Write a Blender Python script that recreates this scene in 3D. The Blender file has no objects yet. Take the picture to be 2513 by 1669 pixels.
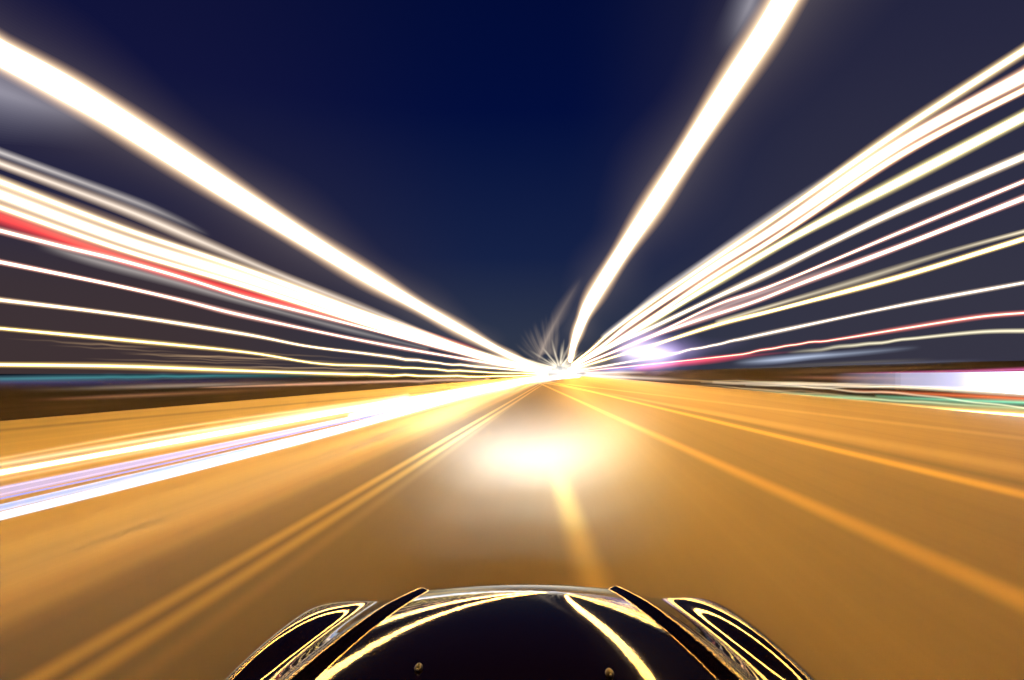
import bpy, bmesh, math, random
from mathutils import Vector
random.seed(7)
S = bpy.context.scene
COL = S.collection

# ------------------------------------------------------------------ camera
S.render.resolution_x, S.render.resolution_y = 1024, 680
EYE = 1.8                       # camera height over the road (just above the car roof)
F = 1396.0                      # focal length in pixels of the 2513 px wide photograph
CX, HY, VX = 1256.5, 917.0, 1373.0   # optical centre, horizon row, vanishing column of the road
cam_d = bpy.data.cameras.new('camera')
cam = bpy.data.objects.new('camera', cam_d); COL.objects.link(cam)
cam.location = (0, 0, EYE); cam.rotation_euler = (math.radians(90), 0, 0)
cam_d.sensor_width = 36; cam_d.lens = 36 * F / 2513
cam_d.shift_y = (HY - 834.5) / 2513
cam_d.clip_start = 0.05; cam_d.clip_end = 8000
S.camera = cam
TILT = (VX - CX) / F            # the road runs along (TILT, 1): the car is pointing a little to its left

# ------------------------------------------------------------------ view and render settings
S.view_settings.view_transform = 'Standard'; S.view_settings.look = 'None'
S.view_settings.exposure = 0; S.view_settings.gamma = 1
S.render.engine = 'CYCLES'
cy = S.cycles
cy.transparent_max_bounces = 1024
cy.max_bounces = 5; cy.diffuse_bounces = 2; cy.glossy_bounces = 3
cy.use_denoising = True
cy.sample_clamp_indirect = 6; cy.sample_clamp_direct = 30

# ------------------------------------------------------------------ night sky
W = bpy.data.worlds.new('World'); S.world = W; W.use_nodes = True
nt = W.node_tree; nt.nodes.clear()
def N(t, typ, **kw):
    n = t.nodes.new(typ)
    for k, v in kw.items(): setattr(n, k, v)
    return n
def ramp(t, stops, interp='EASE'):
    n = N(t, 'ShaderNodeValToRGB'); cr = n.color_ramp; cr.interpolation = interp
    while len(cr.elements) < len(stops): cr.elements.new(0.5)
    for e, (p, c) in zip(cr.elements, stops):
        e.position = p; e.color = (c[0], c[1], c[2], 1) if not isinstance(c, (int, float)) else (c, c, c, 1)
    return n
def math_(t, op, a, b=None, c=None):
    n = N(t, 'ShaderNodeMath', operation=op)
    for i, v in enumerate((a, b, c)):
        if v is None: continue
        if isinstance(v, (int, float)): n.inputs[i].default_value = v
        else: t.links.new(v, n.inputs[i])
    return n.outputs[0]
tc = N(nt, 'ShaderNodeTexCoord'); sp = N(nt, 'ShaderNodeSeparateXYZ')
nt.links.new(tc.outputs['Generated'], sp.inputs[0])
el = math_(nt, 'MAXIMUM', sp.outputs['Z'], 0.0)
base = ramp(nt, [(0, (.036, .044, .066)), (.07, (.026, .036, .070)), (.2, (.0075, .0155, .062)), (.42, (.0006, .0042, .046)), (1, (.0003, .0015, .016))], 'LINEAR')
nt.links.new(el, base.inputs[0])
hor = math_(nt, 'POWER', math_(nt, 'ADD', math_(nt, 'MULTIPLY', sp.outputs['X'], sp.outputs['X']), math_(nt, 'MULTIPLY', sp.outputs['Y'], sp.outputs['Y'])), .5)
side = math_(nt, 'DIVIDE', sp.outputs['X'], math_(nt, 'MAXIMUM', hor, .01))
fall = ramp(nt, [(0, 1.0), (.12, .85), (.25, .30), (.4, .11), (.7, .04), (1, 0)], 'LINEAR'); nt.links.new(el, fall.inputs[0])
lf = N(nt, 'ShaderNodeMapRange', interpolation_type='SMOOTHSTEP'); nt.links.new(side, lf.inputs[0])
for i, v in zip((1, 2, 3, 4), (-.02, -.55, 0, 1)): lf.inputs[i].default_value = v
rt = N(nt, 'ShaderNodeMapRange', interpolation_type='SMOOTHSTEP'); nt.links.new(side, rt.inputs[0])
for i, v in zip((1, 2, 3, 4), (.08, .55, 0, 1)): rt.inputs[i].default_value = v
def glow(fac, colr):
    m = N(nt, 'ShaderNodeMix', data_type='RGBA', blend_type='MIX')
    nt.links.new(math_(nt, 'MULTIPLY', fac, fall.outputs[0]), m.inputs[0])
    m.inputs[7].default_value = (*colr, 1)
    return m
ml = glow(lf.outputs[0], (.050, .032, .034)); nt.links.new(base.outputs[0], ml.inputs[6])
fall = ramp(nt, [(0, 1.0), (.15, .85), (.35, .62), (.5, .42), (.75, .1), (1, 0)], 'LINEAR'); nt.links.new(el, fall.inputs[0])
mr = glow(rt.outputs[0], (.038, .036, .058)); nt.links.new(ml.outputs[2], mr.inputs[6])
bg = N(nt, 'ShaderNodeBackground'); nt.links.new(mr.outputs[2], bg.inputs[0]); bg.inputs[1].default_value = 1
wo = N(nt, 'ShaderNodeOutputWorld'); nt.links.new(bg.outputs[0], wo.inputs[0])

# ------------------------------------------------------------------ helpers
def tag(o, label=None, cat=None, group=None, kind=None):
    if label: o['label'] = label
    if cat: o['category'] = cat
    if group: o['group'] = group
    if kind: o['kind'] = kind
    return o
def mesh_obj(name, verts, faces, m, parent=None, smooth=True):
    me = bpy.data.meshes.new(name); me.from_pydata([tuple(v) for v in verts], [], faces); me.update()
    if smooth: me.polygons.foreach_set('use_smooth', [True] * len(me.polygons))
    o = bpy.data.objects.new(name, me); COL.objects.link(o)
    if m: me.materials.append(m)
    if parent: o.parent = parent
    return o
def bm_obj(name, bm, m, parent=None, smooth=True):
    me = bpy.data.meshes.new(name); bm.normal_update(); bm.to_mesh(me); bm.free()
    if smooth: me.polygons.foreach_set('use_smooth', [True] * len(me.polygons))
    o = bpy.data.objects.new(name, me); COL.objects.link(o); me.materials.append(m)
    if parent: o.parent = parent
    return o
def mat(name, col=(.5, .5, .5), rough=.5, spec=.5, metal=0):
    m = bpy.data.materials.new(name); m.use_nodes = True
    b = m.node_tree.nodes['Principled BSDF']
    b.inputs['Base Color'].default_value = (*col, 1); b.inputs['Roughness'].default_value = rough
    b.inputs['Specular IOR Level'].default_value = spec; b.inputs['Metallic'].default_value = metal
    return m, m.node_tree, b

# ------------------------------------------------------------------ road and ground
def lateral(t, x0=0.0):
    """metres across the road (0 = line under the camera), read from world position"""
    g = N(t, 'ShaderNodeNewGeometry'); s = N(t, 'ShaderNodeSeparateXYZ'); t.links.new(g.outputs['Position'], s.inputs[0])
    return math_(t, 'MULTIPLY_ADD', s.outputs['Y'], -TILT, s.outputs['X']), s.outputs['Y']
def ground_at(sx, sy, z=0.0):
    Y = F * (EYE - z) / (sy - HY)
    return Vector(((sx - CX) / F * Y, Y, z))
M_road, t, b = mat('asphalt', rough=.62, spec=.30)
lat, lon = lateral(t)
gp = N(t, 'ShaderNodeNewGeometry'); sx_ = N(t, 'ShaderNodeSeparateXYZ'); t.links.new(gp.outputs['Position'], sx_.inputs[0])
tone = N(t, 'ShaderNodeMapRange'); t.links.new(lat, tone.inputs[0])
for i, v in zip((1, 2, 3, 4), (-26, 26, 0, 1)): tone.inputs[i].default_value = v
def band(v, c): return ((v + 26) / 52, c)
# asphalt tones by lane, uneven light and shade painted in: (metres across, tone)
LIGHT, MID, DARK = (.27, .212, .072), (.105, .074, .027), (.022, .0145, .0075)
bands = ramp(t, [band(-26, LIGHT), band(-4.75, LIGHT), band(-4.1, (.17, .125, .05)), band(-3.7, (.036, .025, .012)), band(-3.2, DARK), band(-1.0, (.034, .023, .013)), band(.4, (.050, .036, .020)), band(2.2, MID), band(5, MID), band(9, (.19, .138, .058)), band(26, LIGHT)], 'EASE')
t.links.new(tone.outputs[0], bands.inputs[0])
def streaks(across, along, lo, hi, prev):
    cv = N(t, 'ShaderNodeCombineXYZ'); t.links.new(math_(t, 'MULTIPLY', lat, across), cv.inputs[0]); t.links.new(math_(t, 'MULTIPLY', lon, along), cv.inputs[1])
    no = N(t, 'ShaderNodeTexNoise'); no.inputs['Scale'].default_value = 1; no.inputs['Detail'].default_value = 3; t.links.new(cv.outputs[0], no.inputs['Vector'])
    st = ramp(t, [(.3, lo), (.7, hi)], 'EASE'); t.links.new(no.outputs[0], st.inputs[0])
    m = N(t, 'ShaderNodeMix', data_type='RGBA', blend_type='MULTIPLY'); m.inputs[0].default_value = 1
    t.links.new(prev, m.inputs[6]); t.links.new(st.outputs[0], m.inputs[7]); return m.outputs[2]
colr = streaks(.8, .006, .91, 1.08, bands.outputs[0])
colr = streaks(6.0, .020, .965, 1.035, colr)
# worn paint lines and tarred seams: two photo points on the ground fix each line, then half width in metres, colour, strength
YEL, PALE, TAR = (.30, .205, .055), (.31, .235, .115), (.055, .038, .022)
LINES = [((82, 1669), (1070, 1092), .15, (.21, .155, .05), .95), ((196, 1669), (1100, 1092), .15, (.19, .14, .046), .9), ((330, 1669), (1124, 1092), .15, PALE, .12),
         ((-90, 1669), (1040, 1075), .6, TAR, .5),
         ((1462, 1451), (1385, 1210), .24, (.17, .125, .045), .95, (7, 11.5)), ((2513, 1474), (1744, 1129), .32, YEL, .85),
         ((2513, 1214), (1744, 1031), .42, (.42, .29, .06), .95), ((2513, 1152), (1744, 1013), 1.0, PALE, .7), ((2513, 1188), (1744, 1021), .45, TAR, .6),
         ((2513, 1076), (1744, 985), .8, PALE, .7), ((0, 1034), (769, 975), 1.0, PALE, .9), ((0, 1056), (769, 987), 1.0, TAR, .6),
         ((0, 1315), (769, 1090), .6, (.25, .185, .075), .7)]
for (p, q, hw, c, k, *gone) in LINES:
    P, Q = ground_at(*p), ground_at(*q); kx = (Q.x - P.x) / (Q.y - P.y); x0 = P.x - kx * P.y
    off = math_(t, 'ABSOLUTE', math_(t, 'SUBTRACT', math_(t, 'MULTIPLY_ADD', sx_.outputs['Y'], -kx, sx_.outputs['X']), x0))
    mr = N(t, 'ShaderNodeMapRange', interpolation_type='SMOOTHSTEP'); t.links.new(off, mr.inputs[0])
    for i, v in zip((1, 2, 3, 4), (0, hw, k, 0)): mr.inputs[i].default_value = v
    fac = mr.outputs[0]
    if gone:                                    # headlamp glare painted in: line colour fades out towards the bright pool
        fade = N(t, 'ShaderNodeMapRange', interpolation_type='SMOOTHSTEP'); t.links.new(sx_.outputs['Y'], fade.inputs[0])
        for i, v in zip((1, 2, 3, 4), (*gone[0], 1, 0)): fade.inputs[i].default_value = v
        fac = math_(t, 'MULTIPLY', fac, fade.outputs[0])
    m = N(t, 'ShaderNodeMix', data_type='RGBA'); t.links.new(fac, m.inputs[0]); t.links.new(colr, m.inputs[6]); m.inputs[7].default_value = (*c, 1)
    colr = m.outputs[2]
fine = N(t, 'ShaderNodeTexNoise'); fine.inputs['Scale'].default_value = 120; fine.inputs['Detail'].default_value = 2
t.links.new(gp.outputs['Position'], fine.inputs['Vector'])
fr = ramp(t, [(.25, .92), (.75, 1.08)], 'LINEAR'); t.links.new(fine.outputs[0], fr.inputs[0])
mx2 = N(t, 'ShaderNodeMix', data_type='RGBA', blend_type='MULTIPLY'); mx2.inputs[0].default_value = 1
t.links.new(colr, mx2.inputs[6]); t.links.new(fr.outputs[0], mx2.inputs[7])
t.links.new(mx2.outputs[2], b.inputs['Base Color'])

def road_pt(c, y, z): return (c + TILT * y, y, z)
RL, RR = -21.2, 20.6
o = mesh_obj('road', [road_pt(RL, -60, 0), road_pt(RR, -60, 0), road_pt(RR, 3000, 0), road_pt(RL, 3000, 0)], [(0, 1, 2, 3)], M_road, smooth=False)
tag(o, kind='structure')
M_soil, t, b = mat('dark_soil', (.05, .035, .025), .95, .1)
n = N(t, 'ShaderNodeTexNoise'); n.inputs['Scale'].default_value = .6; n.inputs['Detail'].default_value = 6
r = ramp(t, [(.3, (.035, .024, .016)), (.7, (.075, .05, .033))]); t.links.new(n.outputs[0], r.inputs[0]); t.links.new(r.outputs[0], b.inputs['Base Color'])
tag(mesh_obj('ground', [(-3500, -400, -.02), (3500, -400, -.02), (3500, 4000, -.02), (-3500, 4000, -.02)], [(0, 1, 2, 3)], M_soil, smooth=False), kind='structure')

# roadside banks: rough long mounds that follow the road
M_bank, t, b = mat('bank_earth', (.06, .04, .03), .95, .1)
g = N(t, 'ShaderNodeNewGeometry'); s = N(t, 'ShaderNodeMapping'); s.inputs['Scale'].default_value = (.9, .035, 3.0); t.links.new(g.outputs['Position'], s.inputs[0])
n = N(t, 'ShaderNodeTexNoise'); n.inputs['Scale'].default_value = 1.2; n.inputs['Detail'].default_value = 6; t.links.new(s.outputs[0], n.inputs['Vector'])
BANK = ramp(t, [(.3, (.011, .007, .0045)), (.5, (.017, .011, .007)), (.72, (.027, .018, .012))]); t.links.new(n.outputs[0], BANK.inputs[0]); t.links.new(BANK.outputs[0], b.inputs['Base Color'])
def bank(prof, ys, amp):
    vs, fs = [], []
    for j, y in enumerate(ys):
        for i, (c, z) in enumerate(prof):
            q = amp * (math.sin(y * .13 + i * 1.7) + .6 * math.sin(y * .047 + i * 2.3)) if 0 < i else 0
            vs.append(road_pt(c, y, max(-.05, z + q)))
    k = len(prof)
    for j in range(len(ys) - 1):
        for i in range(k - 1):
            fs.append((j * k + i, j * k + i + 1, (j + 1) * k + i + 1, (j + 1) * k + i))
    return vs, fs
ys = [-40 + 4 * i for i in range(60)] + [200 + 20 * i for i in range(100)]
v, f = bank([(RL - .3, 0), (RL - .8, .35), (RL - 1.8, .85), (RL - 3, 1.2), (RL - 5, 1.35), (RL - 9, 1.4), (RL - 30, .6), (RL - 60, 0)], ys, .035)
tag(mesh_obj('embankment', v, f, M_bank), kind='structure')
v, f = bank([(RR + .3, 0), (RR + 1.2, .5), (RR + 2.2, 1.2), (RR + 3.2, 1.75), (RR + 4.4, 2.2), (RR + 6, 2.5), (RR + 10, 2.6), (RR + 40, 1), (RR + 70, 0)], ys, .06)
tag(mesh_obj('embankment', v, f, M_bank), kind='structure')

# painted road lines: thin worn strips, traced on the ground plane
def spline(pts, n):
    """Catmull-Rom through tuples of any length, n samples per span"""
    P = [pts[0]] + list(pts) + [pts[-1]]; out = []
    for i in range(1, len(P) - 2):
        for k in range(n):
            u = k / n
            out.append(tuple(.5 * ((2 * p1) + (-p0 + p2) * u + (2 * p0 - 5 * p1 + 4 * p2 - p3) * u * u + (-p0 + 3 * p1 - 3 * p2 + p3) * u ** 3)
                             for p0, p1, p2, p3 in zip(P[i - 1], P[i], P[i + 1], P[i + 2])))
    out.append(tuple(pts[-1])); return out
# ------------------------------------------------------------------ light trails
def emis_mat(name, transparent):
    m = bpy.data.materials.new(name); m.use_nodes = True; t = m.node_tree; t.nodes.clear()
    a = N(t, 'ShaderNodeAttribute', attribute_name='light'); e = N(t, 'ShaderNodeEmission')
    t.links.new(a.outputs['Color'], e.inputs[0]); o = N(t, 'ShaderNodeOutputMaterial')
    if transparent:
        tr = N(t, 'ShaderNodeBsdfTransparent'); ad = N(t, 'ShaderNodeAddShader')
        t.links.new(e.outputs[0], ad.inputs[0]); t.links.new(tr.outputs[0], ad.inputs[1]); t.links.new(ad.outputs[0], o.inputs[0])
        m.cycles.emission_sampling = 'NONE'
    else:
        t.links.new(e.outputs[0], o.inputs[0]); m.cycles.emission_sampling = 'FRONT_BACK'
    return m
M_core, M_glow = emis_mat('lamp_light', False), emis_mat('lamp_glow', True)
M_body = emis_mat('headlamp_light', False); _t = M_body.node_tree     # thin light: about half of what lies behind shows through
_e = next(n for n in _t.nodes if n.type == 'EMISSION'); _o = next(n for n in _t.nodes if n.type == 'OUTPUT_MATERIAL')
_m = N(_t, 'ShaderNodeMixShader'); _m.inputs[0].default_value = .33; _x = N(_t, 'ShaderNodeBsdfTransparent')
_t.links.new(_x.outputs[0], _m.inputs[1]); _t.links.new(_e.outputs[0], _m.inputs[2]); _t.links.new(_m.outputs[0], _o.inputs[0])
M_body.cycles.emission_sampling = 'NONE'
YMAX = 2500.0
def tube_mesh(name, rows, layers, m, parent=None, seg=12, across=False):
    """rows: (point, core radius, glow radius, strength); layers: (fraction 0..1 of the way from core to glow, colour)"""
    vs, fs, cols = [], [], []
    for fr, colr in layers:
        b0 = len(vs)
        for (p, rc, rg, k) in rows:
            R = rc + (rg - rc) * fr
            for a in range(seg):
                an = 2 * math.pi * a / seg
                vs.append((p[0], p[1] + R * math.cos(an), p[2] + R * math.sin(an)) if across else (p[0] + R * math.cos(an), p[1], p[2] + R * math.sin(an)))
                cols.append((colr[0] * k, colr[1] * k, colr[2] * k, 1))
        for j in range(len(rows) - 1):
            for a in range(seg):
                a2 = (a + 1) % seg
                fs.append((b0 + j * seg + a, b0 + j * seg + a2, b0 + (j + 1) * seg + a2, b0 + (j + 1) * seg + a))
        fs.append(tuple(b0 + a for a in range(seg)))
        fs.append(tuple(b0 + (len(rows) - 1) * seg + a for a in range(seg))[::-1])
    o = mesh_obj(name, vs, fs, m, parent)
    at = o.data.attributes.new('light', 'FLOAT_COLOR', 'POINT')
    at.data.foreach_set('color', [c for q in cols for c in q])
    return o
SHELLS = 12
def profile(gcol, A, sharp=2.6, flat=0.0, n=SHELLS):
    """additive shells: bright up to the fraction `flat`, then falling off smoothly from A to nothing"""
    def T(u):
        if u < flat: return A * (1 + 2.2 * (1 - u / flat))
        v = (u - flat) / (1 - flat)
        return A * (math.exp(-sharp * v) - math.exp(-sharp)) / (1 - math.exp(-sharp))
    L, u0 = [], 0
    us = ([flat * .5, flat] if flat > 0 else []) + [flat + (1 - flat) * (i / n) ** 1.3 for i in range(1, n + 1)]
    for u1 in us:
        e = (T(u0) - T(u1)) / 2; w = u1
        L.append((u1, tuple(e * ((1 - w) * c0 + w * c1) for c0, c1 in zip(gcol[0], gcol[1]))))   # warm light reddens outward
        u0 = u1
    return L
WARM = ((1.0, .80, .50), (1.0, .62, .36))
GOLD = ((1.0, .78, .30), (1.0, .62, .16))
PINK = ((1.0, .66, .52), (1.0, .42, .34))
GREY = ((1.0, .93, .84), (.95, .85, .82))
BLUE = ((.82, .88, 1.0), (.70, .74, 1.0))
RED = ((1.0, .085, .05), (1.0, .035, .03))
SODIUM = (1.0, .51, .06)
def place(pts, mode, val, solid, span=10):
    """photo points (sx, sy, core width, glow width, strength) -> points in the world"""
    rows = []
    for sx, sy, w, gw, k in spline(pts, span):
        if mode == 'y': Y = val                 # a fixed distance ahead
        elif mode == 'lat':                       # a fixed distance to the side of the car's line of travel
            d = sx - VX
            Y = F * val / d if d * val > 0 else YMAX
        else:                                   # a fixed height over (or under) the eye
            d = HY - sy
            Y = F * val / d if d * val > 0 else YMAX
        if Y > YMAX or Y < 0: continue
        w, gw, k = max(w, .6), max(gw, .6), max(k, 0)
        rows.append((Vector(((sx - CX) / F * Y, Y, EYE + (HY - sy) / F * Y)), w * solid * Y / F, (w / 2 + gw) * Y / F, k))
    if mode != 'y': rows.sort(key=lambda r: r[0].y)
    return rows
def trail(label, pts, mode, val, core, glow, A=1.3, group=None, back=True, sharp=2.6, wig=None, n=SHELLS, body=False, cat='light trail', name='light_trail'):
    """one light trail: an opaque glowing core and, round it, its soft glow"""
    P = []
    for p in pts:
        p = tuple(p) + (None,) * (5 - len(p))
        w = p[2]; g = p[3] if p[3] is not None else w * .8 + 3; k = p[4] if p[4] is not None else 1.0
        P.append((p[0], p[1], w, g, k))
    e = P[-1]
    if core and mode == 'lat' and abs(e[0] - VX) > 40:      # run on to the vanishing point
        q = 30 / abs(e[0] - VX); P.append((VX + (e[0] - VX) * q, HY + (e[1] - HY) * q, 1.2, 2.4, e[4]))
    cr = .5 if body or not core else (.4 if max(p[2] for p in P) > 40 else .27)
    rows = place(P, mode, val, cr)
    ru = random.Random(len(label) * 31 + int(abs(P[0][1]))); f1, f2 = ru.uniform(0, 6), ru.uniform(0, 6)
    if not body:
        rows = [(p, rc, rc + (rg - rc) * (1 + .16 * math.sin(f1 + 9 * math.log(max(1, p.y)))), k * (1 + .08 * math.sin(f2 + 14 * math.log(max(1, p.y))))) for p, rc, rg, k in rows]
    if wig:
        amp, x0, x1, fq = wig; ph = random.random() * 6
        out = []
        for p, rc, rg, k in rows:
            sx = CX + p.x * F / p.y
            u = max(0, 1 - abs((sx - (x0 + x1) / 2) / ((x1 - x0) / 2)))
            q = .45 * amp * min(1, 2 * u) * (math.sin(sx * fq + ph) * .7 + math.sin(sx * fq * 1.93 + 1.3 * ph) * .5)
            out.append((Vector((p.x, p.y, p.z + q * p.y / F)), rc, rg, k))
        rows = out
    a = rows[0]
    if back and a[0].y < 60:                    # carry the line on past the camera, parallel to the road
        b_ = next((r for r in rows if r[0].y > a[0].y * 1.3), rows[-1])
        kx = (b_[0].x - a[0].x) / (b_[0].y - a[0].y); kx = max(-.6, min(.6, kx))
        ext = [(Vector((a[0].x + kx * (y - a[0].y) * .6 + TILT * (y - a[0].y) * .4, y, a[0].z)), a[1], a[2], a[3]) for y in (a[0].y * .2, a[0].y * .6)]
        rows = ext + rows
    if core:
        o = tube_mesh(name, [(p, rc, rg, k if body else 1) for p, rc, rg, k in rows], [(0, core)], M_body if body else M_core)
        mid = 0 if body else sorted((r[1] / cr * .5 - r[1]) / (r[2] - r[1]) for r in rows)[len(rows) // 2]
        tube_mesh('glow', rows, profile(glow, A if body else max(A, 1.15), sharp, mid, n), M_glow, o)
    else:
        o = tube_mesh(name, [(p, rc * .15, rg, k) for p, rc, rg, k in rows], profile(glow, A, sharp, 0, n), M_glow, across=(mode == 'y'))
    return tag(o, label, cat, group)
POWER = 1.2
def K(s, c=SODIUM): return tuple(max(1.05, POWER * s * x) for x in (c[0], c[1] * .86, c[2] * .4))

GL, GR, GH = 'light trails of the street lamps on the left', 'light trails of the street lamps on the right', 'light trails of oncoming headlamps'
# --- left of the road
trail('widest white light trail sweeping from the upper left corner down to the vanishing point',
      [(0, 130, 66, 26), (150, 211, 66, 26), (300, 300, 56, 24), (600, 492, 46, 22), (900, 678, 28, 20), (1200, 847, 14, 12), (1310, 897, 7, 6)], 'lat', -9.0, K(70, (1, .54, .16)), WARM, 1.2, GL)
trail('broad faint halo surrounding the widest white trail in the upper left sky',
      [(0, 150, 40, 170, 1), (300, 310, 40, 140, 1), (600, 492, 30, 110, 1), (900, 678, 20, 80, 1), (1200, 847, 10, 40, 1)], 'lat', -9.6, None, ((.9, .75, .6), (.5, .35, .25)), .13, GL, sharp=2.0, n=30)
trail('hazy grey smear of light under the widest trail at the left edge',
      [(-40, 205, 40, 110, 1), (0, 225, 40, 110, 1), (110, 262, 30, 95, .6), (260, 320, 20, 60, 0)], 'lat', -11, None, ((.95, .92, 1), (.7, .7, .95)), .30, GL, sharp=1.6, n=24)
trail('short grey light trail fading out in the dark sky under the widest trail',
      [(0, 374, 5, 13, .75), (300, 484, 5, 12, .6), (420, 533, 4, 10, .28), (515, 578, 3, 7, 0)], 'lat', -14, None, GREY, .8, GL, sharp=1.5)
trail('beige light trail along the upper edge of the thick pale band on the left',
      [(0, 401, 6, 14, 1), (300, 512, 6, 13, .9), (500, 596, 6, 14, .8), (700, 680, 5, 12, .7), (950, 778, 3, 8, .5), (1100, 838, 2, 5, .3)], 'lat', -15, None, ((1, .92, .80), (1, .72, .48)), 1.15, GL, sharp=1.6)
trail('broad cream sheen behind the strands of the thick pale band on the left',
      [(0, 478, 30, 34, 1), (300, 588, 28, 32, 1), (600, 681, 22, 24, 1), (900, 783, 16, 16, 1), (1150, 863, 10, 10, 1), (1290, 900, 5, 5, 1)], 'lat', -18.2, None, ((1, .86, .62), (1, .62, .36)), .95, GL, sharp=.9, n=24)
trail('upper cream strand of the thick pale band of light on the left',
      [(0, 446, 7, 14), (300, 560, 7, 11), (600, 661, 8, 9), (900, 772, 14, 6), (1150, 858, 9, 5), (1280, 897, 5, 4)], 'lat', -16, K(22, (1, .62, .2)), ((1, .86, .5), (1, .7, .4)), 1.2, GL)
trail('broad white middle strand of the thick pale band of light on the left',
      [(0, 477, 13, 10), (300, 588, 17, 9), (600, 682, 14, 8), (900, 784, 14, 5), (1150, 864, 9, 4), (1280, 900, 5, 4)], 'lat', -16.6, K(26, (1, .62, .3)), ((1, .88, .7), (1, .75, .5)), 1.5, GL)
trail('lower cream strand of the thick pale band just above the red trail',
      [(0, 509, 7, 9), (300, 613, 8, 8), (600, 701, 9, 6), (900, 796, 9, 5), (1150, 870, 7, 4), (1280, 903, 4, 4)], 'lat', -17.2, K(22, (1, .6, .2)), ((1, .8, .45), (1, .55, .3)), 1.3, GL)
trail('red light trail running under the thick pale band on the left',
      [(0, 533, 14, 18, 1), (300, 635, 12, 14, 1), (600, 720, 9, 10, 1), (760, 759, 6, 7, .8), (960, 812, 4, 5, .3), (1060, 840, 3, 4, 0)], 'lat', -18, None, RED, 1.25, GL, sharp=1.2)
trail('deep red sliver of light above the thick band near the vanishing point',
      [(940, 778, 3, 5, 0), (1010, 806, 4, 5, .7), (1090, 834, 4, 6, .8), (1150, 850, 4, 6, .3), (1190, 864, 3, 4, 0)], 'lat', -14.4, None, RED, .9, GL, sharp=1.2)
L6 = [(0, 566, 9, 7), (150, 604, 8, 7), (300, 640, 7, 7), (450, 682, 5, 8), (600, 729, 5, 8), (753, 768, 4, 7), (900, 806, 4, 6), (1060, 848, 3, 6), (1200, 883, 3, 5)]
trail('slim cream light trail directly below the red trail on the left', L6, 'lat', -19, K(5, (1, .75, .5)), PINK, 1.0, GL)
trail('faint brownish ghost trail below the slim cream trail on the left',
      [(90, 600, 5, 14, 0), (230, 640, 5, 14, .7), (420, 690, 5, 12, .8), (600, 742, 4, 10, .6), (850, 808, 3, 8, .5), (1050, 856, 2, 6, .3)], 'lat', -19.5, None, GREY, .45, GL, sharp=1.5)
trail('slim white light trail with a pink edge, second below the red trail',
      [(0, 643, 9, 5), (150, 673, 9, 5), (300, 704, 8, 5), (450, 738, 5, 6), (600, 775, 4, 7), (900, 838, 3, 6), (1200, 891, 3, 5)], 'lat', -19.8, K(6, (1, .7, .5)), PINK, 1.1, GL)
trail('slim cream light trail crossing the dark left side at mid height',
      [(0, 736, 7, 6), (300, 773, 6, 6), (600, 820, 4, 5), (750, 849, 3, 5), (900, 868, 2.5, 5), (1060, 889, 2, 5), (1230, 905, 2, 4)], 'lat', -20, K(5, (1, .8, .5)), WARM, 1.0, GL, wig=(3, 920, 1200, .06))
trail('slim pale yellow light trail halfway between the horizon and the crossing cream trail',
      [(0, 806, 6, 6), (300, 834, 6, 5), (600, 864, 3, 6), (780, 892, 2.5, 5), (940, 899, 2, 5), (1200, 914, 2, 4)], 'lat', -20.3, K(4.5, (1, .85, .5)), GOLD, .9, GL, wig=(3, 950, 1230, .055))
trail('lowest pale yellow light trail on the left, almost level with the horizon',
      [(0, 895, 8, 6), (300, 899, 6, 7), (600, 910, 4, 8), (900, 919.5, 3, 6), (1200, 924, 2, 5)], 'lat', -20.6, K(5, (1, .85, .45)), GOLD, .95, GL, wig=(4, 850, 1250, .06))
trail('blue and teal light trail just below the horizon at the left edge',
      [(0, 930, 3, 9, .8), (200, 927, 3, 9, .9), (420, 924, 3, 9, 1), (600, 922, 3, 8, .6), (850, 922, 2, 5, 0)], 'lat', -20.9, None, ((.10, .55, .50), (.10, .28, .42)), .55, GL, sharp=1.6, wig=(2, 200, 560, .05))
trail('dim violet light trail under the teal trail at the left edge',
      [(0, 938, 4, 16, .8), (300, 938, 4, 13, .7), (620, 934, 3, 9, .3), (800, 932, 3, 7, 0)], 'lat', -21.3, None, ((.10, .09, .28), (.08, .08, .2)), .5, GL, sharp=1.4)
trail('hair thin salmon light trail over the dark verge on the left',
      [(480, 952, 1.5, 2, 0), (600, 948, 2, 3, .7), (900, 938, 2, 4, .9), (1200, 931, 2, 4, .8)], 'lat', -21.0, None, ((1, .72, .5), (1, .5, .35)), .75, GL, sharp=1.4, wig=(4, 950, 1260, .05))

# --- oncoming headlamps, low over the carriageway on the left
HZ = -1.12
trail('white headlamp trail, upper one of the bright low trails on the left',
      [(0, 1160, 12, 8), (384, 1091, 12, 7), (769, 1022, 12, 6), (1000, 981, 11, 6), (1200, 947, 8, 7), (1340, 924, 7, 6)], 'h', HZ, (1.3, 1.15, 1.05), ((1, .85, .6), (1, .7, .4)), 1.0, GH)
trail('cream headlamp trail above the white upper headlamp trail',
      [(0, 1140, 3, 9, .55), (384, 1075, 3, 8, .8), (769, 1013, 4, 8, 1), (1000, 976, 5, 8, 1)], 'h', -1.0, None, ((1, .9, .75), (1, .8, .5)), 1.2, GH, sharp=1.5)
trail('thin gold headlamp trail, topmost of the low trails on the left',
      [(0, 1126, 2, 5, .5), (384, 1058, 2, 5, .7), (769, 1003, 2, 5, .9), (1000, 970, 3, 5, .8)], 'h', -.95, None, ((1, .85, .55), (1, .7, .35)), .8, GH, sharp=1.5)
trail('peach headlamp trail between the white and the lavender low trails',
      [(0, 1178, 3, 9, .5), (384, 1103, 3, 8, .7), (769, 1033, 4, 7, .8), (1000, 990, 5, 6, .8)], 'h', -1.16, None, ((1, .8, .55), (1, .65, .4)), .7, GH, sharp=1.5)
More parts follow.
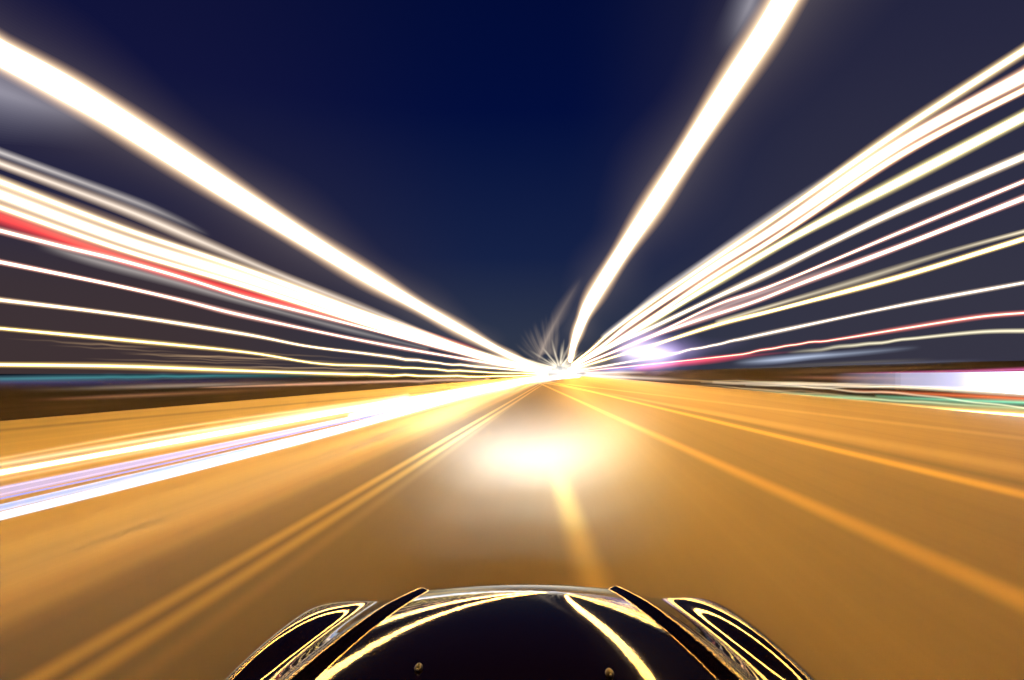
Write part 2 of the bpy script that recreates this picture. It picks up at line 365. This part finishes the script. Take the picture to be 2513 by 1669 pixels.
trail('lavender headlamp trail between the white and the blue white low trails',
      [(-60, 1222, 27, 9, .85), (0, 1207, 25, 8, .9), (250, 1155, 19, 6, 1), (500, 1103, 13, 5, 1.2), (769, 1046, 9, 4, 1.5), (1000, 997, 6, 4, 1.8)], 'h', -1.2, (.50, .60, 1.2), ((.45, .40, .55), (.4, .3, .4)), .45, GH, sharp=2, n=8, body=True)
trail('thin violet headlamp trail at the lower edge of the lavender trail',
      [(-60, 1239, 5, 2, 1), (0, 1224, 5, 2, 1), (384, 1142, 4, 2, 1.1), (769, 1053, 4, 2, 1.3), (1000, 1002, 3, 2, 1.6)], 'h', -1.23, (.25, .45, 1.5), ((.3, .3, .6), (.3, .3, .5)), .4, GH, sharp=2, n=6, body=True)
trail('pale blue headlamp trail along the top of the lowest white trail',
      [(-60, 1261, 17, 4, .9), (0, 1246, 16, 4, .9), (250, 1187, 13, 4, .95), (500, 1129, 10, 3, 1.1), (769, 1064, 7, 3, 1.35), (1000, 1006, 5, 3, 1.6)], 'h', -1.28, (.45, .85, 1.65), ((.4, .4, .7), (.4, .35, .5)), .4, GH, sharp=2, n=8, body=True)
trail('blue white headlamp trail, lowest and nearest of the low trails on the left',
      [(-60, 1284, 20, 3, .95), (0, 1267, 20, 3, 1), (250, 1205, 20, 3, 1), (500, 1142, 19, 3, 1.05), (769, 1073, 16, 4, 1.15), (1000, 1009, 14, 6, 1.3), (1180, 960, 10, 10, 1.4), (1340, 924, 6, 7, 1.4)], 'h', -1.33, (1.05, 1.5, 1.9), ((.7, .75, .9), (.6, .6, .8)), .6, GH, sharp=2, n=10, body=True)
for (y0, y7, cl, st) in ((1199, 1042, (.9, .85, 1), .5), (1214, 1049, (.85, .85, 1), .35), (1240, 1061, (.8, .85, 1), .5), (1252, 1066, (.85, .9, 1), .45), (1261, 1070, (.9, .95, 1), .4)):
    trail('hair thin pale strand along the lavender and blue headlamp trails on the left',
          [(-60, y0 + (y0 - y7) * .078, 1.6, 2.5, st), (0, y0, 1.6, 2.5, st), (384, (y0 + y7) / 2, 1.6, 2.5, st), (769, y7, 1.6, 2.5, st), (950, y7 - (y0 - y7) * .235, 1.5, 2, 0)], 'h', -1.15, None, (cl, cl), .55, GH, sharp=1.2, n=6)
trail('wide white wedge of merging headlamps left of the vanishing point',
      [(860, 1020, 5, 6), (1000, 992, 12, 9), (1100, 973, 13, 10), (1200, 954, 11, 10), (1300, 935, 7, 7), (1373, 925.5, 9, 9), (1420, 923, 6, 8)], 'h', -1.1, (1.1, 1.1, 1.15), ((.93, .95, 1), (.75, .82, 1)), 1.0, GH, back=False)

# --- right of the road
trail('tall white overhead light trail rising from the vanishing point to the top edge',
      [(1950, -45, 58, 26), (1925, 0, 56, 25), (1874, 86, 54, 25), (1799, 200, 51, 24), (1702, 350, 46, 22), (1610, 493, 39, 20), (1530, 613, 34, 17), (1452, 737, 29, 14), (1425, 795, 22, 10), (1408, 845, 15, 8), (1400, 885, 10, 6)], 'h', 7.0, K(75, (1, .54, .16)), ((1, .82, .52), (1, .6, .3)), 1.2, GR)
trail('broad faint halo around the tall overhead trail on the right',
      [(1935, 0, 30, 170, 1), (1702, 350, 30, 140, 1), (1530, 613, 20, 100, 1), (1452, 737, 15, 70, 1), (1408, 845, 10, 40, 1)], 'h', 7.4, None, ((.9, .75, .6), (.5, .38, .3)), .11, GR, sharp=2.0, n=30)
trail('hazy grey smear beside the overhead trail at the top edge',
      [(1855, -30, 20, 60, 1), (1835, 20, 20, 55, .8), (1790, 110, 15, 45, 0)], 'h', 7.8, None, ((1, .95, 1), (.8, .8, .95)), .35, GR, sharp=1.6, back=False, n=24)
trail('uppermost cream light trail of the fan on the right',
      [(2513, 124, 17, 13), (2213, 318, 14, 11), (1913, 527, 10, 10), (1715, 662, 7, 9), (1600, 741, 5, 8), (1500, 815, 4, 6), (1450, 858, 3, 5)], 'lat', 14, K(30, (1, .6, .16)), ((1, .84, .45), (1, .65, .3)), 1.15, GR)
trail('thin beige ghost trail along the top of the uppermost right trail',
      [(2100, 385, 3, 8, 0), (1913, 514, 4, 9, .5), (1715, 650, 5, 9, .8), (1600, 733, 5, 8, .8), (1480, 826, 3, 6, .8)], 'lat', 13.6, None, GREY, .65, GR, sharp=1.5)
trail('widest white light trail of the fan on the right, second from the top',
      [(2513, 187, 30, 11), (2213, 350, 26, 9), (1913, 553, 19, 8), (1750, 656, 15, 7), (1600, 758, 11, 6), (1540, 800, 8, 6), (1466, 858, 5, 5)], 'lat', 14.6, K(40, (1, .56, .2)), ((1, .74, .5), (1, .5, .3)), 1.2, GR)
trail('white light trail hugging the underside of the widest trail on the right',
      [(2513, 221, 15, 6), (2213, 378, 14, 6), (1913, 577, 11, 6), (1750, 679, 10, 6), (1600, 780, 8, 6), (1540, 819, 6, 5), (1466, 866, 4, 5)], 'lat', 15.2, K(25, (1, .56, .2)), ((1, .68, .36), (1, .45, .25)), 1.2, GR)
trail('cream light trail with a yellow lower edge, fourth from the top on the right',
      [(2513, 286, 26, 10), (2213, 443, 20, 9), (2060, 522, 16, 10), (1913, 601, 12, 9), (1750, 697, 9, 8), (1600, 788, 8, 6), (1500, 846, 5, 5)], 'lat', 16, K(25, (1, .66, .16)), ((1, .88, .45), (1, .8, .3)), 1.1, GR)
trail('cream light trail in the middle of the fan on the right, fifth from the top',
      [(2513, 384, 15, 8), (2213, 513, 11, 8), (2030, 600, 8, 9), (1900, 664, 7, 9), (1750, 733, 6, 7), (1600, 804, 5, 6), (1510, 846, 4, 5)], 'lat', 17, K(14, (1, .66, .3)), ((1, .86, .62), (1, .72, .45)), 1.1, GR)
trail('thin white light trail with a red rim, sixth from the top on the right',
      [(2513, 445, 8, 5), (2200, 574, 6, 5), (1900, 699, 4, 5), (1760, 748, 3, 6), (1600, 823, 2, 4)], 'lat', 17.6, K(8, (1, .6, .4)), PINK, 1.15, GR)
trail('white light trail with a salmon rim, seventh from the top on the right',
      [(2513, 486, 13, 6), (2213, 603, 11, 5), (1980, 690, 7, 7), (1850, 741, 5, 8), (1700, 790, 4, 8), (1600, 826, 4, 6), (1500, 866, 3, 5)], 'lat', 18, K(9, (1, .62, .42)), PINK, 1.15, GR)
trail('dull pink ghost trail between the two salmon rimmed trails on the right',
      [(2080, 640, 4, 9, 0), (1930, 698, 5, 10, .7), (1800, 744, 6, 11, .9), (1680, 792, 5, 9, .8), (1560, 838, 4, 7, .4)], 'lat', 18.3, None, ((1, .75, .68), (1, .6, .55)), .55, GR, sharp=1.4, wig=(2, 1600, 1800, .08))
trail('yellow edged light trail below the salmon trails on the right',
      [(2513, 586, 11, 6), (2449, 606, 11, 6), (2213, 678, 10, 5), (1913, 758, 8, 5), (1760, 797, 6, 5), (1600, 848, 5, 5), (1500, 878, 3, 4)], 'lat', 18.6, K(10, (1, .7, .3)), GOLD, 1.15, GR)
trail('thin beige light trail riding on the yellow edged trail on the right',
      [(2513, 568, 4, 6, 1.4), (2330, 618, 3, 7, .8), (2100, 690, 4, 8, .7), (1913, 745, 4, 6, 1), (1760, 790, 3, 5, .8)], 'lat', 18.2, None, ((1, .92, .7), (1, .8, .45)), .75, GR, sharp=1.4)
trail('thin cream light trail low over the right verge',
      [(2513, 694, 4, 5), (2213, 749, 3, 6), (1913, 812, 2.5, 6), (1760, 845, 2, 5), (1600, 878, 2, 5)], 'lat', 19, K(2.2, (1, .82, .62)), ((1, .86, .7), (1, .75, .55)), .7, GR, wig=(3, 1600, 1830, .06))
trail('thin red rimmed light trail low over the right verge',
      [(2513, 768, 4, 7), (2400, 778, 4, 7), (2213, 807, 3, 7), (2060, 832, 2, 6), (1913, 851, 2, 5), (1800, 872, 1.5, 4)], 'lat', 19.3, K(2.4, (1, .66, .5)), ((1, .36, .26), (1, .2, .16)), .8, GR, wig=(4, 1780, 2060, .05))
trail('thin yellowish light trail over the dark bank on the right',
      [(2513, 812, 3, 5, 1), (2400, 815, 3, 5, 1), (2213, 834, 2, 5, .9), (2060, 852, 2, 5, .6), (1930, 866, 2, 4, 0)], 'lat', 19.6, None, ((1, .93, .68), (.9, .8, .5)), 1.3, GR, sharp=1.4, wig=(4, 1950, 2250, .04))
trail('steel blue light trail low above the dark bank on the right',
      [(1800, 891, 3, 9, 0), (1906, 883, 5, 11, 1), (2000, 874, 5, 9, 1), (2080, 868, 3, 8, .6), (2260, 852, 2, 6, 0)], 'lat', 19.8, None, ((.62, .72, .88), (.42, .50, .72)), .75, GR, sharp=1.2)
trail('bright red light trail right of the violet lit sign',
      [(1545, 908, 3, 6, 0), (1590, 901, 5, 8, .8), (1690, 889, 6, 8, 1), (1780, 879, 5, 7, .7), (1850, 872, 3, 5, .25), (1960, 862, 2, 4, 0)], 'lat', 19.9, None, ((1, .08, .13), (.9, .04, .10)), .95, GR, sharp=1.2)
# verge lights on the right, under the horizon
GV = 'light trails low over the right road edge'
trail('yellow white light trail along the right road edge',
      [(2513, 1020, 11, 16), (2213, 1001, 8, 13), (1913, 978, 5, 10), (1700, 966, 4, 8), (1530, 950, 3, 7), (1450, 941, 2, 5)], 'lat', 19.4, (2.2, 1.7, .8), ((1, .72, .26), (1, .55, .15)), .9, GV)
trail('mint green light trail above the yellow white road edge trail',
      [(1760, 958, 2, 5, 0), (1913, 967, 3, 8, .6), (2070, 976, 3, 9, 1), (2213, 984, 3, 8, .8), (2513, 1003, 3, 8, .8)], 'lat', 20.2, None, ((.45, .85, .50), (.35, .62, .30)), .8, GV, sharp=1.4)
trail('brighter turquoise light trail at the right edge above the mint trail',
      [(2150, 972, 2, 5, .3), (2300, 980, 3, 5, .9), (2513, 988, 4, 7, 1.2)], 'lat', 20.3, None, ((.30, .95, .60), (.2, .7, .42)), .8, GV, sharp=1.4)
trail('orange red light trail under the bright lit shop front on the right',
      [(2040, 957, 2, 4, 0), (2213, 964, 3, 5, .7), (2400, 973, 4, 6, 1), (2513, 979, 5, 7, 1)], 'lat', 20.45, None, ((1, .22, .08), (.9, .16, .05)), .85, GV, sharp=1.2)
trail('cream light trail along the foot of the lit shop front on the right',
      [(1750, 938, 2, 4, .3), (1913, 942, 2, 5, .6), (2213, 950, 3, 6, 1), (2400, 960, 4, 7, 1.4), (2513, 966, 5, 7, 1.6)], 'lat', 20.5, None, ((1, .92, .78), (.9, .75, .5)), .9, GV, sharp=1.4)
trail('wavering thin white light trail weaving between the green trails',
      [(1830, 945, 1.5, 2, .3), (2000, 952, 1.5, 3, .8), (2200, 966, 1.5, 3, .9), (2360, 982, 1.5, 3, .9), (2513, 1001, 2, 3, 1.2)], 'lat', 20.1, None, ((1, .95, .7), (.9, .85, .6)), .7, GV, sharp=1.2, wig=(6, 1830, 2500, .022))
trail('wavering thin pale light trail weaving over the foot of the shop front',
      [(1720, 938, 1.5, 2, .2), (1900, 946, 1.5, 3, .7), (2100, 951, 1.5, 3, .8), (2300, 948, 1.5, 3, .3), (2420, 955, 1, 2, 0)], 'lat', 20.0, None, ((1, .92, .75), (.9, .8, .6)), .6, GV, sharp=1.2, wig=(7, 1740, 2300, .027))
trail('short cream light trail lying on the horizon right of the vanishing point',
      [(1440, 916, 3, 6, 1), (1520, 914, 3, 5, .8), (1590, 914, 2, 3, 0)], 'lat', 19.5, None, ((1, .9, .8), (1, .75, .6)), 1.2, GV, sharp=1.4)
trail('white light trail under the horizon right of the vanishing point',
      [(1400, 924, 6, 10, 1.3), (1480, 924, 5, 9, 1), (1580, 928, 3, 6, .4), (1680, 932, 2, 4, 0)], 'lat', 18.5, None, ((1, .97, .94), (1, .85, .75)), 1.3, GV, sharp=1.6)

trail('dazzling white cluster of far headlamps at the vanishing point',
      [(1285, 921, 5, 10, .4), (1330, 916, 6, 16, .8), (1376, 911, 8, 22, 1.2), (1420, 915, 6, 16, .8), (1470, 919, 4, 9, .3)], 'y', 900, None, ((.95, .97, 1), (1, .9, .72)), .9, GH, back=False, sharp=1.9, n=20)
trail('cream haze of far lamps bundled left of the vanishing point',
      [(1120, 872, 8, 30, 0), (1220, 890, 8, 28, .7), (1300, 903, 8, 24, 1), (1370, 908, 6, 20, .8)], 'y', 950, None, ((1, .9, .66), (1, .8, .55)), .35, GL, back=False, sharp=1.3, n=20)
trail('cream haze of far lamps bundled right of the vanishing point',
      [(1380, 906, 6, 20, .8), (1440, 896, 8, 22, .8), (1510, 880, 8, 24, .3), (1570, 868, 6, 18, 0)], 'y', 950, None, ((1, .88, .7), (1, .78, .6)), .35, GR, back=False, sharp=1.3, n=20)
# --- sparks of distant lamps round the vanishing point
GS = 'thin distant light trails raying out from the vanishing point'
for i in range(30):
    an = math.radians(random.uniform(8, 172)); L = random.uniform(30, 95) * (1.1 if 40 < math.degrees(an) < 150 else .8)
    r0 = random.uniform(8, 18)
    x0, y0 = VX + math.cos(an) * r0, 905 - math.sin(an) * r0 * .8
    x1, y1 = VX + math.cos(an) * L, 905 - math.sin(an) * L * .8
    hh = 12.0
    P = [(x0, y0, 1.2, 2.5, .7), ((x0 + x1) / 2, (y0 + y1) / 2, 1.4, 3, .55), (x1, y1, 1, 3.5, 0)]
    trail('thin cream light trail raying out from the vanishing point', P, 'h', hh, None, ((1, .92, .72), (1, .82, .55)), .6, GS, back=False, sharp=1.3)
trail('soft brownish light trail curving beside the foot of the tall overhead trail',
      [(1322, 880, 3, 8, .8), (1342, 832, 4, 13, .9), (1366, 785, 5, 16, .7), (1396, 732, 5, 16, .4), (1428, 680, 4, 14, 0)], 'h', 10, None, ((1, .76, .55), (.7, .52, .4)), .30, 'feathery light trails by the overhead trail', back=False, sharp=1.4)
rf = random.Random(3)
for i in range(16):
    u = i / 15; x0, y0 = 1312 + 52 * u, 880 - 14 * math.sin(u * 3)
    dx, dy = -44 + 52 * u + rf.uniform(-5, 5), -(34 + 70 * u + rf.uniform(-14, 16))
    trail('feathery grey beige light trail left of the foot of the tall overhead trail',
          [(x0, y0, 2, 4, .9), (x0 + dx * .55, y0 + dy * .5, 3, 5.5, .6), (x0 + dx, y0 + dy, 2, 5, 0)], 'h', 11, None, ((1, .78, .52), (.75, .58, .46)), rf.uniform(.06, .2), 'feathery light trails by the overhead trail', back=False, sharp=1.3)
for i in range(14):
    an = math.radians(random.uniform(165, 178) if i < 9 else random.uniform(2, 22)); L = random.uniform(120, 260) if i < 9 else random.uniform(70, 170)
    x1, y1 = VX + math.cos(an) * L, 908 - math.sin(an) * L * 1.3
    trail('fine gold light trail in the bundle left of the vanishing point' if i < 9 else 'fine gold light trail in the bundle right of the vanishing point',
          [(VX + math.cos(an) * 22, 908 - math.sin(an) * 25, 1.5, 3, .9), (VX + math.cos(an) * L * .6, 908 - math.sin(an) * L * .75, 2, 4, .7), (x1, y1, 1, 3, 0)], 'lat', -30 if i < 9 else 30, None, ((1, .88, .6), (1, .75, .45)), .6, GS, back=False, sharp=1.3, wig=(2, VX - 260, VX + 260, .09))

rq = random.Random(11)
for i in range(12):
    y0 = rq.uniform(818, 892); xa = rq.uniform(0, 500); xb = xa + rq.uniform(250, 600); f_ = lambda x: y0 + (HY - 4 - y0) * x / VX
    trail('faint hair thin gold light trail in the dark over the left verge', [(xa, f_(xa), 1.2, 2, 0), ((xa + xb) / 2, f_((xa + xb) / 2), 1.4, 2.4, rq.uniform(.5, 1)), (xb, f_(xb), 1.2, 2, 0)],
          'lat', -21.5 - i * .12, None, ((1, .72, .4), (1, .6, .3)), .22, 'faint gold light trails over the left verge', back=False, sharp=1.3, wig=(3, xa, xb, .05))
for i in range(10):
    y0 = rq.uniform(948, 1006); xb = rq.uniform(2000, 2500); xa = xb - rq.uniform(250, 600); f_ = lambda x: HY + 8 + (y0 - HY - 8) * (x - VX) / (2513 - VX)
    trail('faint hair thin pale light trail low over the right verge', [(xa, f_(xa), 1.2, 2, 0), ((xa + xb) / 2, f_((xa + xb) / 2), 1.4, 2.6, rq.uniform(.5, 1)), (xb, f_(xb), 1.2, 2, 0)],
          'lat', 19.7 + i * .05, None, ((1, .88, .6), (.9, .75, .45)), .35, 'faint pale light trails over the right verge', back=False, sharp=1.3, wig=(4, xa, xb, .03))
for i in range(14):
    left = i < 7
    if left: y0 = rq.uniform(948, 1012); xa = rq.uniform(-30, 300); xb = xa + rq.uniform(350, 700); f_ = lambda x: HY + 6 + (y0 - HY - 6) * (x - VX) / -VX
    else: y0 = rq.uniform(862, 938); xb = rq.uniform(2100, 2540); xa = xb - rq.uniform(300, 600); f_ = lambda x: HY + 3 + (y0 - HY - 3) * (x - VX) / (2513 - VX)
    c = rq.choice([((1, .62, .3), (1, .5, .22)), ((.8, .75, .55), (.7, .6, .4)), ((1, .5, .35), (.8, .35, .25)), ((.6, .65, .75), (.45, .45, .6))])
    trail('dim blurred streak of light over the dark %s bank' % ('left' if left else 'right'), [(xa, f_(xa), 2, 5, 0), ((xa + xb) / 2, f_((xa + xb) / 2), 2, 6, 1), (xb, f_(xb), 2, 5, 0)],
          'lat', -21.0 if left else 20.4, None, c, rq.uniform(.05, .13), 'dim streaks of light over the %s bank' % ('left' if left else 'right'), back=False, sharp=1.2, n=8)
# ------------------------------------------------------------------ lit sign and lit shop front on the right
WV = ((1, .92, 1), (.62, .45, 1.0))
trail('glowing white and violet lit sign beside the road right of the vanishing point',
      [(1532, 864, 4, 34, .3), (1544, 864, 10, 48, 1), (1566, 864, 20, 54, 1.3), (1592, 866, 20, 54, 1.3), (1618, 868, 14, 48, 1), (1644, 868, 6, 34, .3)], 'lat', 21.5, None, WV, 1.9, None, back=False, sharp=2.2, n=26, cat='lit sign', name='lit_sign')
trail('dim violet lit sign behind the brighter white one right of the vanishing point',
      [(1600, 864, 6, 36, 0), (1632, 864, 12, 44, 1), (1676, 862, 10, 42, .9), (1704, 862, 6, 34, .3), (1760, 852, 4, 26, .12), (1850, 838, 3, 18, 0)], 'lat', 22, None, ((.70, .5, .98), (.36, .3, .75)), .62, None, back=False, sharp=1.6, n=26, cat='lit sign', name='lit_sign')
trail('pale lilac sheen of light above the bright white sign',
      [(1520, 832, 4, 16, 0), (1560, 824, 6, 22, .8), (1610, 812, 5, 20, .6), (1660, 800, 4, 14, 0)], 'lat', 21.8, None, ((.75, .55, .95), (.5, .4, .8)), .35, None, back=False, sharp=1.4, n=20)
trail('blue violet light trail at the foot of the glowing white and violet sign',
      [(1450, 909, 3, 6, 0), (1500, 907, 4, 8, .9), (1550, 904, 5, 8, .9), (1610, 896, 4, 7, .5), (1680, 888, 3, 5, 0)], 'lat', 21.2, None, ((.35, .42, .95), (.5, .35, .8)), .8, GV, sharp=1.2)

def shop():
    rows = [(2040, 917, 943, 0), (2090, 916, 944, .10), (2150, 915.5, 945, .22), (2196, 915, 946, .34), (2198, 915, 946, .48), (2270, 914.5, 950, .62), (2334, 914, 954, .85), (2400, 913, 959, 1.6), (2513, 912, 968, 3), (2640, 910, 978, 3), (2900, 907, 1000, 3)]
    c = 20.8; vs, fs, cols = [], [], []
    for x, ya, yb, k in rows:
        Y = F * c / (x - VX)
        for dc in (0, .35):
            for y in (ya, yb):
                vs.append(road_pt(c + dc, Y, EYE + (HY - y) / F * Y)); cols.append((k * .42, k * .42, k * .6, 1))
    for i in range(len(rows) - 1):
        a = 4 * i; b_ = a + 4
        fs += [(a, b_, b_ + 1, a + 1), (a + 2, a + 3, b_ + 3, b_ + 2), (a + 1, b_ + 1, b_ + 3, a + 3), (a, a + 2, b_ + 2, b_)]
    e = 4 * (len(rows) - 1); fs += [(e, e + 2, e + 3, e + 1)]
    o = mesh_obj('shop_front', vs, fs, M_glow, smooth=False)
    at = o.data.attributes.new('light', 'FLOAT_COLOR', 'POINT'); at.data.foreach_set('color', [q for cc in cols for q in cc])
    return tag(o, 'long lit shop front glowing white and lavender at the right edge', 'shop front')
shop()
trail('pink light trail along the top of the lit shop front on the right',
      [(2060, 917, 2, 3, 0), (2213, 914, 2, 4, .6), (2400, 910, 3, 5, 1), (2513, 907, 3, 6, 1.1)], 'lat', 20.7, None, ((.85, .25, .6), (.8, .1, .3)), .7, GV, sharp=1.2)

# ------------------------------------------------------------------ the black car
car = bpy.data.objects.new('car', None); COL.objects.link(car); car.location = (0, 1.9, 0)
tag(car, 'glossy black car with two raised ribs on its bonnet driving on the road', 'car')
M_paint, t, b = mat('black_car_paint', (.003, .0016, .0005), .03, .30)
b.inputs['Specular Tint'].default_value = (1, .86, .60, 1)
g = N(t, 'ShaderNodeNewGeometry'); n = N(t, 'ShaderNodeTexNoise'); n.inputs['Scale'].default_value = 38; n.inputs['Detail'].default_value = 1
t.links.new(g.outputs['Position'], n.inputs['Vector']); bp = N(t, 'ShaderNodeBump'); bp.inputs['Strength'].default_value = .022; bp.inputs['Distance'].default_value = .004
t.links.new(n.outputs[0], bp.inputs['Height']); t.links.new(bp.outputs[0], b.inputs['Normal'])
M_plastic, _, _ = mat('black_plastic', (.012, .011, .010), .4, .5)
M_rubber, _, _ = mat('tyre_rubber', (.02, .02, .02), .8, .3)
M_glass, _, _ = mat('dark_glass', (.01, .012, .014), .03, .5)
M_alloy, _, _ = mat('alloy', (.5, .5, .5), .3, .5, 1)

XM = .01                                         # bonnet centre line
def sstep(a, b_, x):
    u = min(1, max(0, (x - a) / (b_ - a))); return u * u * (3 - 2 * u)
def rib_x(y, side):
    u = (y - 1.54) / 1.0
    return (-.655 + .236 * u) if side < 0 else (.65 - .172 * u)
def top(x, y):
    q = y - 1.2
    z = .962 - .112 * (q - .36) ** 2
    z -= .118 * (x - .07) ** 2 - .035 * math.exp(-((abs(x - XM) - .86) / .13) ** 2)
    for s in (-1, 1):
        d = (x - rib_x(y, s)) * s                # positive outward
        hgt = .024 * (1 - .25 * sstep(2.2, 2.55, y))
        if d > 0: z += hgt * (1 - sstep(.006, .075, d)) - .017 * math.exp(-((d - .15) / .085) ** 2)
        else: z += hgt * (1 - sstep(.006, .055, -d)) * 1.0
    return z
XW, YF, RC, RE = .945, 2.66, .30, .11
def inside(x, y):
    """distance inward from the bonnet outline (rounded front corners, bowed front)"""
    yf = YF - .10 * (x - XM) ** 2
    dx, dy = XW - abs(x - XM), yf - y
    if dx < RC and dy < RC: return RC - math.hypot(RC - dx, RC - dy)
    return min(dx, dy)
def hood_z(x, y):
    d = inside(x, y); z = top(x, y)
    if d >= RE: return z
    if d > 0: return z - (RE - math.sqrt(max(0, RE * RE - (RE - d) ** 2)))
    return z - RE - min(-d * 14, .5)
xs = [-1.1 + 2.24 * i / 460 for i in range(461)]; yy_ = [1.16 + 1.56 * j / 330 for j in range(331)]
vs = [(x, y - 1.9, hood_z(x, y)) for y in yy_ for x in xs]
nx = len(xs)
fs = []
for j in range(len(yy_) - 1):
    for i in range(nx - 1):
        if inside(xs[i], yy_[j]) > -.05 or inside(xs[i + 1], yy_[j + 1]) > -.05:
            fs.append((j * nx + i, j * nx + i + 1, (j + 1) * nx + i + 1, (j + 1) * nx + i))
bm = bmesh.new(); bv = [bm.verts.new(v) for v in vs]
for q in fs: bm.faces.new([bv[i] for i in q])
bmesh.ops.delete(bm, geom=[v for v in bm.verts if not v.link_faces], context='VERTS')
bm_obj('bonnet', bm, M_paint, car)

def lathe_pts(prof, seg): 
    vs, fs = [], []
    for r, z in prof:
        for a in range(seg): vs.append((r * math.cos(2 * math.pi * a / seg), r * math.sin(2 * math.pi * a / seg), z))
    for i in range(len(prof) - 1):
        for a in range(seg): a2 = (a + 1) % seg; fs.append((i * seg + a, i * seg + a2, (i + 1) * seg + a2, (i + 1) * seg + a))
    return vs, fs
def nozzle(sx, sy):
    z = .975
    for _ in range(6):
        Y = F * (EYE - z) / (sy - HY); X = (sx - CX) / F * Y; z = hood_z(X, Y) + .006
    bm = bmesh.new()
    bmesh.ops.create_uvsphere(bm, u_segments=20, v_segments=12, radius=1)
    for v in bm.verts:
        w = 1 - .25 * max(0, v.co.z)
        v.co = Vector((v.co.x * .0125 * w, v.co.y * .019, v.co.z * .011 - .002))
    o = bm_obj('washer_nozzle', bm, M_plastic, car); o.location = (X, Y - 1.9, z)
    bm = bmesh.new(); bmesh.ops.create_uvsphere(bm, u_segments=10, v_segments=8, radius=.0035)
    j = bm_obj('jet', bm, M_alloy, o); j.location = (0, -.0185, .002)
nozzle(1027, 1637); nozzle(1496, 1650)

def loft(name, sections, m, close=True):
    """sections: lists of (x, y, z), same length"""
    vs = [p for s_ in sections for p in s_]; k = len(sections[0]); fs = []
    for i in range(len(sections) - 1):
        for a in range(k if close else k - 1):
            a2 = (a + 1) % k; fs.append((i * k + a, i * k + a2, (i + 1) * k + a2, (i + 1) * k + a))
    if close: fs += [tuple(range(k))[::-1], tuple((len(sections) - 1) * k + a for a in range(k))]
    return mesh_obj(name, vs, fs, m, car)
def hoop(y, hw, z0, z1, n=24, p=.35):
    out = []
    for a in range(n):
        an = 2 * math.pi * a / n; c, s_ = math.cos(an), math.sin(an)
        out.append((XM + hw * math.copysign(abs(c) ** p, c), y - 1.9, (z0 + z1) / 2 + (z1 - z0) / 2 * math.copysign(abs(s_) ** p, s_)))
    return out
loft('body', [hoop(-1.95, .78, .35, .75), hoop(-1.8, .86, .25, .95), hoop(-.6, .89, .22, .92), hoop(1.1, .89, .22, .86), hoop(1.9, .86, .22, .66), hoop(2.45, .84, .24, .60)], M_paint)
loft('bumper', [hoop(2.40, .84, .22, .62), hoop(2.62, .82, .22, .60), hoop(2.72, .74, .26, .54)], M_paint)
loft('cabin', [hoop(-1.6, .66, .8, .95, p=.5), hoop(-1.0, .68, .8, 1.34, p=.5), hoop(-.3, .68, .8, 1.47, p=.5), hoop(.22, .67, .8, 1.46, p=.5), hoop(.40, .68, .8, 1.36, p=.5)], M_paint)
loft('windscreen', [hoop(.40, .68, .8, 1.355, p=.5), hoop(.8, .72, .8, 1.17, p=.5), hoop(1.22, .76, .8, .965, p=.5)], M_glass)
for (x, y) in ((-.80, 1.95), (.84, 1.95), (-.80, -.85), (.84, -.85)):
    v, f = lathe_pts([(.20, -.10), (.30, -.105), (.325, -.08), (.325, .08), (.30, .105), (.20, .10)], 36)
    v = [(c, a, b_) for a, b_, c in v]
    w = mesh_obj('wheel', v, f, M_rubber, car); w.location = (x, y - 1.9, .325)
    v, f = lathe_pts([(.001, -.07), (.06, -.075), (.19, -.06), (.2, -.10), (.2, .10), (.19, .06), (.06, .075), (.001, .07)], 36)
    mesh_obj('rim', [(c, a, b_) for a, b_, c in v], f, M_alloy, w)
M_lens = bpy.data.materials.new('headlamp_lens'); M_lens.use_nodes = True
e = M_lens.node_tree.nodes['Principled BSDF']; e.inputs['Emission Color'].default_value = (1, .93, .75, 1); e.inputs['Emission Strength'].default_value = 6
for x in (-.60, .64):
    bm = bmesh.new(); bmesh.ops.create_uvsphere(bm, u_segments=24, v_segments=12, radius=1)
    for v_ in bm.verts: v_.co = Vector((v_.co.x * .13, v_.co.y * .05, v_.co.z * .06))
    h = bm_obj('headlight', bm, M_lens, car); h.location = (x, 2.70 - 1.9, .47)
    for (watts, half, sx_l, aim, wx) in ((900000, 4.55, 3.6, 0.0, .72), (560000, 6.0, 3.2, 0.0, .65), (85000, 8.8, 2.7, 0.0, .6), (13000, 13.0, 2.4, 0.0, .5)):     # full beam and dipped beam
        ld = bpy.data.lights.new('headlamp_beam', 'SPOT'); ld.energy = watts; ld.color = (.84, .95, 1); ld.spot_size = math.radians(2 * half); ld.spot_blend = 1; ld.shadow_soft_size = .05
        l = bpy.data.objects.new('headlamp_beam', ld); COL.objects.link(l)
        l.location = (x, 2.80, .56); l.scale = (sx_l, 1, 1)
        d = Vector((x * .4 + wx - x, 20, 20 * math.tan(math.radians(aim)))); l.rotation_euler = d.to_track_quat('-Z', 'Y').to_euler()
